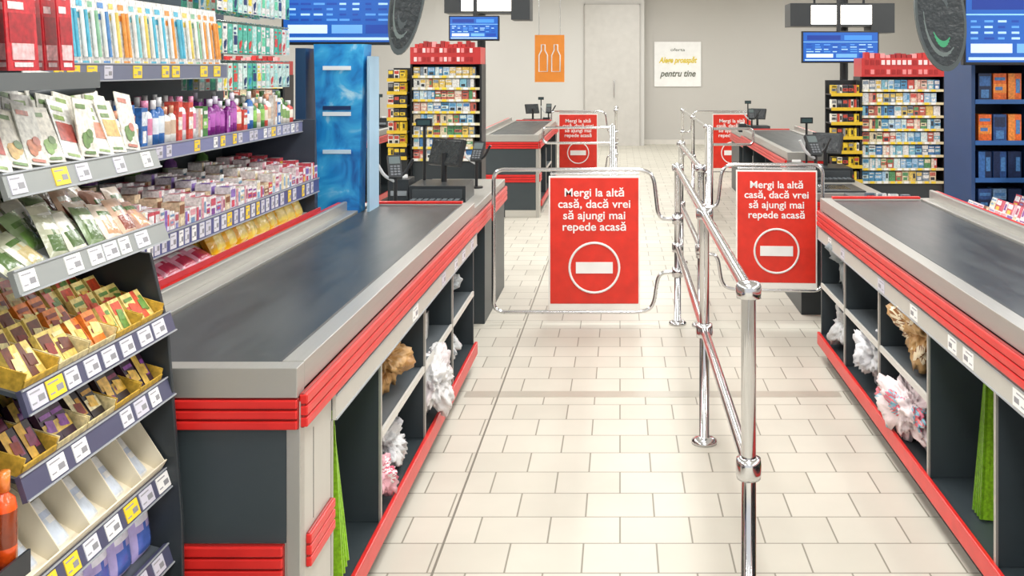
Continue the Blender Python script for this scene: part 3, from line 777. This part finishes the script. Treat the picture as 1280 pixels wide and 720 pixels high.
def disc(x, z, rx, rz, y, tilt, green):
    e = empty('promotional_hanging_disc', (x, y, z), 0)
    mb = MB(); mb.M = Matrix.Rotation(math.radians(tilt), 4, 'Y')
    n = 32
    def ell(k, yy): return [(rx*k*math.cos(2*math.pi*i/n), yy, rz*k*math.sin(2*math.pi*i/n)) for i in range(n)]
    v = ell(1, -.012)+ell(1, .012)
    mb.add(v, [tuple(range(n)), tuple(range(2*n-1, n-1, -1))]+[(i, i+n, (i+1) % n+n, (i+1) % n) for i in range(n)], C('4c5556'))
    v = ell(.9, -.0135); mb.add(v, [tuple(range(n))], C('2f3537'), 'foil')
    for (a0, a1, k0, k1, c) in ((215, 300, .45, .56, C('3f9e70') if green else C('4a5254')), (170, 300, .66, .74, C('6a7674')), (20, 110, .3, .5, C('4a5456'))):
        for j in range(10):
            a = math.radians(a0+(a1-a0)*j/10); b = math.radians(a0+(a1-a0)*(j+1)/10); f = math.sin(math.pi*(j+.5)/10)
            kk = k0+(k1-k0)*f*.9+.02
            mb.add([(rx*k0*math.cos(a), -.0145, rz*k0*math.sin(a)), (rx*k0*math.cos(b), -.0145, rz*k0*math.sin(b)), (rx*kk*math.cos(b), -.0145, rz*kk*math.sin(b)), (rx*kk*math.cos(a), -.0145, rz*kk*math.sin(a))], [(0,1,2,3)], c)
    mb.build('plate', e)
    mb = MB(); mb.cyl((0, 0, rz*.9), (0, 0, 3.4-z), .006, n=8, mat='steel'); mb.build('wire', e)
disc(-1.06, 1.96, .085, .30, 5.0, 10, False); disc(1.6, 1.86, .125, .28, 5.0, -8, True)
def lanelight(x0, x1, z0, z1, y, px):
    e = empty('lane_light_box', (x0, y, z0)); W = x1-x0; H = z1-z0
    mb = MB(); mb.box(0, W*.2, 0, .3, 0, H, C('2e3234')); mb.box(W*.78, W, 0, .3, -.06, H, C('2e3234')); mb.box(W*.2, W*.78, .02, .3, .0, .02, C('2e3234')); mb.box(W*.2, W*.78, .28, .3, 0, H, C('2e3234')); mb.box(0, W, 0, .3, H, H+.02, C('2e3234'))
    mb.box(W*.25, W*.27, .14, .16, H+.02, 3.4-z0, BLACK); mb.box(W*.73, W*.75, .14, .16, H+.02, 3.4-z0, BLACK); mb.build('housing', e)
    mb = MB(); mb.box(W*.2, W*.78, .0, .02, .02, H, C('fff6ea'), 'lamp'); mb.build('lit_panel', e)
    mb = MB(); mb.cyl((px, 9.6, 0), (px, 9.6, 3.4), .04, col=C('1c1f21')); mb.build('support_pole')
lanelight(-1.60, -.82, 2.1, 2.3, 9.1, -1.33); lanelight(1.55, 2.5, 1.98, 2.17, 9.1, 2.15)

# ------------------------------------------------------------ signs on / before back wall
e = empty('wall_poster', (1.21, 20.97, 1.68))
mb = MB(); mb.box(-.49, .49, 0, .02, -.47, .47, C('fbfbf8')); mb.build('panel', e)
text('Alege proaspăt', e, .8, .17, (0, -.005, .08), MY, off=.03, shear=.3); text('pentru tine', e, .75, .17, (.0, -.005, -.2), MG, off=.02, shear=.3)
text('oferta', e, .3, .06, (0, -.005, .3), MG, off=0)
e = empty('hanging_orange_sign', (-1.0, 14.2, 1.40))
mb = MB(); mb.box(-.21, .21, 0, .02, 0, .67, C('f0922c')); mb.cyl((-.15, .01, .67), (-.15, .01, 2.0), .005, n=6, mat='steel'); mb.cyl((.15, .01, .67), (.15, .01, 2.0), .005, n=6, mat='steel'); mb.build('panel', e)
mb = MB()
for cx in (-.09, .09):
    pts = [(-.06, .15), (.06, .15), (.06, .38), (.025, .45), (.025, .53), (-.025, .53), (-.025, .45), (-.06, .38)]
    mb.tube([(cx+a, -.006, b) for a, b in pts], .009, 6, WHITE, 'paint', True)
mb.build('bottle_icons', e)

# ------------------------------------------------------------ lights
for ix, x in enumerate((-3.2, .2, 3.8)):
    for iy, y in enumerate((-1.2, 1.6, 4.6, 7.6, 11, 14.5, 18.3)):
        e = empty('ceiling_light', (x, y, 3.4))
        mb = MB(); mb.box(-.5, .5, -.78, .78, -.05, 0, C('e8e8e8')); mb.build('housing', e)
        l = bpy.data.lights.new('tube', 'AREA'); l.shape = 'RECTANGLE'; l.size = .9; l.size_y = 1.5; l.energy = (66 if ix == 1 else 78) if y < 9 else 62; l.color = (1, .995, .98)
        o = bpy.data.objects.new('tube', l); bpy.context.scene.collection.objects.link(o); o.location = (0, 0, -.055); o.parent = e
w = bpy.data.worlds.new('World'); bpy.context.scene.world = w; w.use_nodes = True
w.node_tree.nodes['Background'].inputs[0].default_value = (.95, .97, 1, 1); w.node_tree.nodes['Background'].inputs[1].default_value = .9

# ------------------------------------------------------------ camera
cam = bpy.data.cameras.new('camera'); co = bpy.data.objects.new('camera', cam); bpy.context.scene.collection.objects.link(co)
co.location = (0, 0, 1.6); co.rotation_euler = (math.radians(90), 0, 0)
cam.sensor_width = 36; cam.lens = 1250/1280*36; cam.shift_x = -135/1280; cam.shift_y = -275/1280; cam.clip_start = .05
bpy.context.scene.camera = co
bpy.context.scene.view_settings.view_transform = 'Standard'
bpy.context.scene.view_settings.look = 'None'
